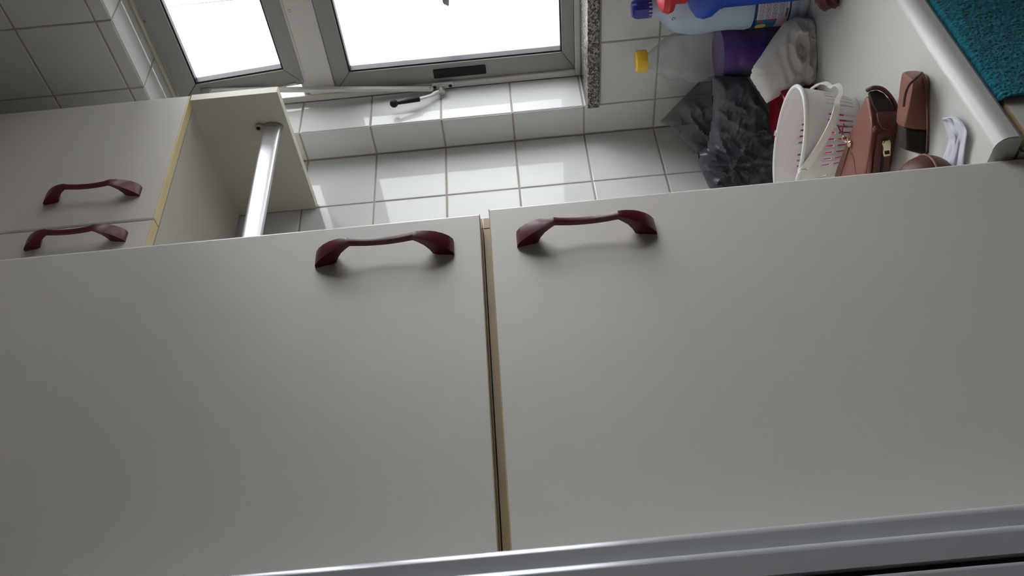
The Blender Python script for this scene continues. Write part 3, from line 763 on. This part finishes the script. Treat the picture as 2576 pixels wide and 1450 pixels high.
# white slotted basket with a swung-down handle
bcx, bcy, zr = 1.062, .955, -.460
RA, RBb = .060, .111                   # half width, half length at the rim
bk_ = thing('plastic_basket', 'white slotted plastic basket with its handle swung down', 'basket', (bcx, bcy, ZC))
bm = bmesh.new(); NS = 150; hB = zr - ZC
def bpt(ang, f, z, add=0.0):
    k = .80 + .20 * f ** .8
    return Vector((bcx + (RA * k + add) * math.cos(ang), bcy + (RBb * (.72 + .28 * f ** .8) + add) * math.sin(ang), z))
rowsz = [0, .05, .12, .40, .46, .60, .66, .90, 1.0]
zs = [(f, ZC + .0005 + f * (hB - .0005)) for f in rowsz]
rings = [[bm.verts.new(bpt(2 * math.pi * i / NS, f, z)) for i in range(NS)] for f, z in zs]
for k in range(len(zs) - 1):
    for i in range(NS):
        if i % 3 == 0 and (i // 3) % 10 != 4 and k in (2, 4): continue      # open slots
        bm.faces.new([rings[k][i], rings[k][(i + 1) % NS], rings[k + 1][(i + 1) % NS], rings[k + 1][i]])
bm.faces.new(rings[0][::-1])
wall = link('basket_wall', bm, M['basket'], bk_, smooth=.9)
md = wall.modifiers.new('thickness', 'SOLIDIFY'); md.thickness = .0020; md.offset = -1
bm = bmesh.new(); N = 96
tube(bm, [bpt(2 * math.pi * i / N, 1, zr - .001, .001) for i in range(N)], .0036, 8, closed=True)
link('rim', bm, M['basket'], bk_, smooth=3)
# handle: pivots midway along both long sides, swung down over the near end, with a heart shaped grip
hp = [atX(x, y, X) for x, y, X in ((2019, 431, .998), (2044, 396, .997), (2072, 352, .997), (2094, 308, 1.000), (2105, 272, 1.006), (2106, 254, 1.014), (2115, 235, 1.024), (2113, 219, 1.036), (2103, 213, 1.046), (2092, 219, 1.056), (2081, 211, 1.068), (2068, 209, 1.082), (2052, 216, 1.100), (2036, 233, 1.118), (2000, 300, 1.124), (1972, 365, 1.1235))]
bm = bmesh.new()
cp = catmull(hp, 6); va = []
for k, p in enumerate(cp):
    tt = (cp[min(k + 1, len(cp) - 1)] - cp[max(k - 1, 0)]).normalized()
    f_ = k / (len(cp) - 1); sd = Vector((0, .35, 1)); sd = (sd - tt * sd.dot(tt)).normalized()
    hw = .0074 + (.0030 - .0074) * min(1, f_ / .4); ht = .0013; out = tt.cross(sd).normalized()
    va.append([bm.verts.new(p + sd * a * hw + out * b * ht) for a, b in ((-1, -1), (1, -1), (1, 1), (-1, 1))])
for k in range(len(va) - 1):
    for i in range(4): bm.faces.new([va[k][i], va[k][(i + 1) % 4], va[k + 1][(i + 1) % 4], va[k + 1][i]])
bm.faces.new(va[0]); bm.faces.new(va[-1][::-1])
hd = link('carry_handle', bm, M['basket'], bk_, smooth=.7)
pv = hp[0]; bm = bmesh.new(); tube(bm, [pv + Vector((.003, 0, 0)), pv + Vector((-.004, 0, 0))], .0066, 18); link('pivot_disc', bm, M['basket'], hd, smooth=.6)
lg = atZ(1954, 335, zr); bm = bmesh.new(); tube(bm, [(lg.x - .002, lg.y, zr - .003), (lg.x + .001, lg.y, zr + .004)], .0045, 12); link('lug', bm, M['basket'], bk_, smooth=.6)
# magenta cloth inside the basket
mg = thing('magenta_cloth', 'bunched magenta cloth inside the white basket', 'cloth', (bcx, bcy, ZC + .003))
bm = bmesh.new(); bmesh.ops.create_icosphere(bm, subdivisions=4, radius=1)
for v in bm.verts:
    k = 1 + .12 * ridged(v.co.x, v.co.y + v.co.z, 2.2, 2.2) - .1
    r2 = .036 * k
    v.co = Vector((bcx + v.co.x * r2, bcy + v.co.y * r2 * 1.7, ZC + .004 + (v.co.z + 1) * .021 * k))
link('cloth', bm, M['magenta'], mg, smooth=3)

# leather pouches
def softbox(name, base, top, zb, zt, m, parent, lv=3, crease=.55, bulge=.0, mids=None):
    bm = bmesh.new(); n = 4
    zm = (zb + zt) / 2
    cxx = sum(p[0] for p in base + top) / 8; cyy = sum(p[1] for p in base + top) / 8
    lo = [bm.verts.new((x, y, zb)) for x, y in base]
    mi = [bm.verts.new(((a[0] + b[0]) / 2 + ((a[0] + b[0]) / 2 - cxx) * bulge, (a[1] + b[1]) / 2 + ((a[1] + b[1]) / 2 - cyy) * bulge, zm)) for a, b in zip(base, top)]
    hi = [bm.verts.new((t[0], t[1], t[2] if len(t) > 2 else zt)) for t in top]
    bm.faces.new(lo[::-1]); bm.faces.new(hi)
    for p, q in ((lo, mi), (mi, hi)):
        for i in range(4): bm.faces.new([p[i], p[(i + 1) % 4], q[(i + 1) % 4], q[i]])
    cl = bm.edges.layers.float.new('crease_edge')
    for e in bm.edges:
        z = [v.co.z for v in e.verts]
        e[cl] = crease if not any(v in mi for v in e.verts) else crease * .75
        if all(v in mi for v in e.verts): e[cl] = 0
    bmesh.ops.recalc_face_normals(bm, faces=bm.faces[:])
    return bm
# pouch A: lying flat, open at the window end
pa = thing('leather_pouch', 'brown leather pouch with gold zip pulls lying against the white basket', 'pouch', (.95, .87, ZC))
ztA = -.512
TRa, NRa, NLa, FLa = atZ(2180, 227, ztA), atZ(2199, 318, ztA), atZ(2176, 470, ztA), atZ(2070, 470, ztA)
baseA = [(.945, .800), (.918, .835), (.902, .935), (1.0, .985), ]
baseA = [(.970, .790), (.928, .812), (.902, .905), (.968, .945)]
topA = [(TRa.x, TRa.y, ztA), (NRa.x, NRa.y, ztA + .002), (NLa.x, NLa.y - .02, ztA + .004), (FLa.x - .026, FLa.y - .035, ztA + .003)]
bm = softbox('pouch_body', baseA, topA, ZC + .0005, ztA, M['leather'], pa, bulge=.03)
ob = link('pouch_body', bm, M['leather'], pa); subsurf(ob, 4)
tex = None
# dark open mouth in the end that faces -Y
mouthc = Vector(((baseA[0][0] + baseA[1][0]) / 2, (baseA[0][1] + baseA[1][1]) / 2, ZC + .026))
def quad_px(pts, Y, th=.002): 
    return [atY(x, y, Y) for x, y in pts]
def slab_px(px, n_off, th, plane_pt, plane_n):
    out = []
    for x, y in px:
        d = ray(x, y); out.append(d * (plane_pt.dot(plane_n) / d.dot(plane_n)))
    bm = bmesh.new()
    a = [bm.verts.new(p + plane_n * n_off) for p in out]; b = [bm.verts.new(p + plane_n * (n_off - th)) for p in out]
    bm.faces.new(a); bm.faces.new(b[::-1])
    for i in range(len(a)): bm.faces.new([a[i], a[(i + 1) % len(a)], b[(i + 1) % len(a)], b[i]])
    return bm
e0 = Vector((TRa.x, TRa.y, ztA)); e1 = Vector((NRa.x, NRa.y, ztA)); ed = (e1 - e0).normalized()
nE = Vector((ed.y, -ed.x, 0)); nE = nE if nE.y < 0 else -nE
pE = e0.lerp(e1, .5) + nE * .0035
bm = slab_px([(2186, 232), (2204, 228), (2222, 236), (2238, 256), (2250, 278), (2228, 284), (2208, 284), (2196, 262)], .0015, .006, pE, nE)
link('open_mouth', bm, M['lining_shade'], pa)
bm = slab_px([(2203, 286), (2230, 283), (2257, 284), (2255, 305), (2246, 322), (2230, 329), (2216, 324), (2207, 308)], .004, .003, pE, nE)
bmesh.ops.bevel(bm, geom=bm.edges[:], offset=.0007, segments=2, affect='EDGES', profile=.5); link('end_tab', bm, M['leather_dk'], pa, smooth=.6)
bm = bmesh.new(); rim = [atZ(2180, 229, ztA - .001), atZ(2195, 223, ztA - .006), atZ(2214, 224, ztA - .016), atZ(2232, 237, ztA - .026), atZ(2247, 258, ztA - .034), atZ(2257, 284, ztA - .038)]
tube(bm, catmull([p + nE * .002 for p in rim], 5), .0032, 8); link('mouth_rim', bm, M['leather_dk'], pa, smooth=3)
# zip along the near edge, gold pullers
nA = (Vector((NLa.x, NLa.y, 0)) - Vector((NRa.x, NRa.y, 0))).normalized(); nf = Vector((nA.y, -nA.x, 0)); nf = nf if nf.x < 0 else -nf
pF = Vector((NRa.x, NRa.y, ztA)).lerp(Vector((NLa.x, NLa.y, ztA)), .3) + nf * .004
bm = slab_px([(2210, 338), (2236, 334), (2244, 352), (2240, 385), (2232, 445), (2192, 455), (2199, 390)], .0012, .004, pF, nf); link('zip_tape', bm, M['leather_dk'], pa)
bm = slab_px([(2221, 352), (2227, 350), (2218, 452), (2211, 452)], .002, .002, pF, nf); link('zip_teeth', bm, M['lining_shade'], pa)
bm = slab_px([(2218, 352), (2234, 348), (2238, 357), (2235, 375), (2237, 388), (2219, 391), (2217, 378), (2220, 368), (2215, 360)], .0055, .003, pF, nf)
bmesh.ops.bevel(bm, geom=bm.edges[:], offset=.0006, segments=2, affect='EDGES', profile=.5); zp = link('zip_pull', bm, M['brass'], pa, smooth=.6)
bm = slab_px([(2221, 377), (2233, 375), (2234, 383), (2222, 385)], .0062, .001, pF, nf); link('pull_slot', bm, M['lining_shade'], zp)
bm = bmesh.new(); tube(bm, catmull([Vector((NRa.x, NRa.y, ztA - .001)) + nf * .002, atZ(2192, 345, ztA - .001) + nf * .001, atZ(2190, 400, ztA - .001), atZ(2182, 470, ztA)], 5), .0024, 8); link('piping', bm, M['leather'], pa, smooth=3)
# V shaped pocket seams and puller on the top
for pts in (((2137, 368), (2128, 400), (2115, 445)), ((2142, 384), (2149, 400), (2156, 445))):
    bm = bmesh.new(); tube(bm, [atZ(x, y, ztA + .0022) for x, y in pts], .0016, 8); link('pocket_zip', bm, M['leather_dk'], pa, smooth=3)
bm = bmesh.new(); c0 = atZ(2138, 362, ztA + .004); bmesh.ops.create_uvsphere(bm, u_segments=12, v_segments=8, radius=.0045); bmesh.ops.scale(bm, verts=bm.verts[:], vec=(1, 1.4, .8)); bmesh.ops.translate(bm, verts=bm.verts[:], vec=c0)
zp2 = link('zip_pull', bm, M['brass'], pa, smooth=3)
bm = bmesh.new(); N = 20; c1 = atZ(2126, 350, ztA + .007); tube(bm, [c1 + Vector((.0045 * math.cos(2 * math.pi * i / N), .0045 * math.sin(2 * math.pi * i / N), .003 * math.cos(2 * math.pi * i / N))) for i in range(N)], .0011, 8, closed=True); link('pull_ring', bm, M['brass'], zp2, smooth=3)
bm = bmesh.new(); tube(bm, catmull([atZ(2128, 348, ztA + .008), atZ(2116, 334, ztA + .010), atZ(2107, 314, ztA + .014)], 5), .0020, 8, flat=.5); tube(bm, catmull([atZ(2120, 338, ztA + .009), atZ(2119, 326, ztA + .010), atZ(2123, 312, ztA + .012)], 5), .0016, 8, flat=.5)
link('pull_cord', bm, M['leather_dk'], zp2, smooth=3)

# pouch B: nearer the front edge
pB = thing('leather_purse', 'brown leather purse with piped seams near the rounded worktop edge', 'purse', (.89, .76, ZC))
ztB = -.517
tB = [atZ(2268, 177, -.524), atZ(2318, 190, -.530), atZ(2335, 420, ztB), atZ(2215, 300, ztB)]
tB = [(p.x, p.y, p.z) for p in tB]
baseB = [(.926, .716), (.893, .712), (.832, .792), (.925, .80)]
tr_, tn_ = atZ(2268, 178, -.529), atZ(2300, 205, -.525)
baseB = [(.935, .724), (.897, .706), (.852, .764), (.888, .786)]
tB = [(tr_.x, tr_.y, -.529), (tn_.x, tn_.y, -.525), (.863, .762, -.525), (.889, .776, -.526)]
bm = softbox('purse_body', baseB, tB, ZC + .0005, ztB, M['leather'], pB, bulge=.05)
ob = link('purse_body', bm, M['leather'], pB); subsurf(ob, 4)
bm = bmesh.new(); tube(bm, catmull([atZ(2320, 184, -.540), atZ(2305, 197, -.527), atZ(2288, 212, -.5195), atZ(2278, 235, -.5165), atZ(2273, 268, -.5165)], 5), .0018, 8); link('piping', bm, M['leather_dk'], pB, smooth=3)
bm = bmesh.new(); tube(bm, catmull([atZ(2322, 188, -.545), atZ(2328, 215, -.545), atZ(2333, 260, -.543), atZ(2335, 320, -.540), atZ(2333, 385, -.538)], 5), .0020, 8); link('piping', bm, M['leather_dk'], pB, smooth=3)
bm = softbox('shade_block', [(.884, .782), (.853, .763), (.834, .790), (.866, .812)], [(.884, .774, -.528), (.862, .763, -.527), (.846, .788, -.529), (.868, .800, -.530)], ZC + .0005, -.529, None, None, bulge=.03)  # near-black block added to stand for the deep shade beside the purse
ob = link('shade_block', bm, M['lining_shade'], pB); subsurf(ob, 3)
# dark round coin purse by the cabinet
cpz = atZ(2330, 470, ZC + .034)
cp_ = thing('coin_purse', 'round dark brown leather coin purse beside the folded white sleeve', 'purse', (cpz.x, cpz.y, ZC))
bm = bmesh.new(); lathe(bm, [(max(.001, .040 * math.sin(math.pi * i / 14) ** .8), ZC + .0345 - .034 * math.cos(math.pi * i / 14)) for i in range(15)], cpz.x, cpz.y, 44)
link('purse_body', bm, M['leather_dk'], cp_, smooth=3)
bm = bmesh.new(); N = 60; tube(bm, [(cpz.x + .0405 * math.cos(2 * math.pi * i / N), cpz.y + .0405 * math.sin(2 * math.pi * i / N), ZC + .036) for i in range(N)], .0014, 8, closed=True); link('seam', bm, M['leather'], cp_, smooth=3)

# folded thin white film
tf = thing('folded_film', 'folded translucent white plastic sleeve lying on the worktop beside the purse', 'sleeve', (.80, .73, ZC))
bm = bmesh.new(); A = [(2372, 298), (2408, 296), (2432, 328), (2428, 372), (2422, 430)]; Bq = [(2369, 302), (2374, 306), (2384, 340), (2386, 362), (2362, 425)]
R_ = []
ca, cb = catmull([Vector((*p, 0)) for p in A], 7), catmull([Vector((*p, 0)) for p in Bq], 7)
for i, (p, q) in enumerate(zip(ca, cb)):
    row = []
    for j in range(17):
        t_ = j / 16; x, y = q.x + (p.x - q.x) * t_, q.y + (p.y - q.y) * t_
        z = ZC + .0015 + .0025 * (1 - abs(2 * ((t_ * 1.6 + .15 * math.sin(i * .2)) % 1) - 1)) + .0022 * (noise.noise((i * .2, j * .4, 3)) + 1) + .010 * math.sin(math.pi * t_) * max(0, 1 - i / 20)
        row.append(bm.verts.new(atZ(x, y, z)))
    R_.append(row)
for i in range(len(R_) - 1):
    for j in range(16): bm.faces.new([R_[i][j], R_[i][j + 1], R_[i + 1][j + 1], R_[i + 1][j]])
ob = link('sleeve', bm, M['tissue'], tf, smooth=.9); md = ob.modifiers.new('thickness', 'SOLIDIFY'); md.thickness = .0006

# maroon cloth near the window
mc = thing('maroon_cloth', 'small bunched maroon cloth on the worktop near the bleach bottle', 'cloth', (1.245, .80, ZC))
bm = bmesh.new(); bmesh.ops.create_icosphere(bm, subdivisions=4, radius=1)
cM = atZ(2098, -4, ZC)
for v in bm.verts:
    k = 1 + .30 * (ridged(v.co.x * 1.2, v.co.y + v.co.z * .8, 1.7, 6.2) - .6)
    v.co = Vector((cM.x + .004 + v.co.x * .038 * k, cM.y - .016 + v.co.y * .030 * k, max(ZC + .0006, ZC + .014 + v.co.z * .020 * k)))
link('cloth', bm, M['maroon'], mc, smooth=3)

# ------------------------------------------------------------------ lift everything so that the floor is z = 0
for o in list(scene.objects):
    if o.parent is None and o is not cam: o.location.z += H
cam.location.z += H
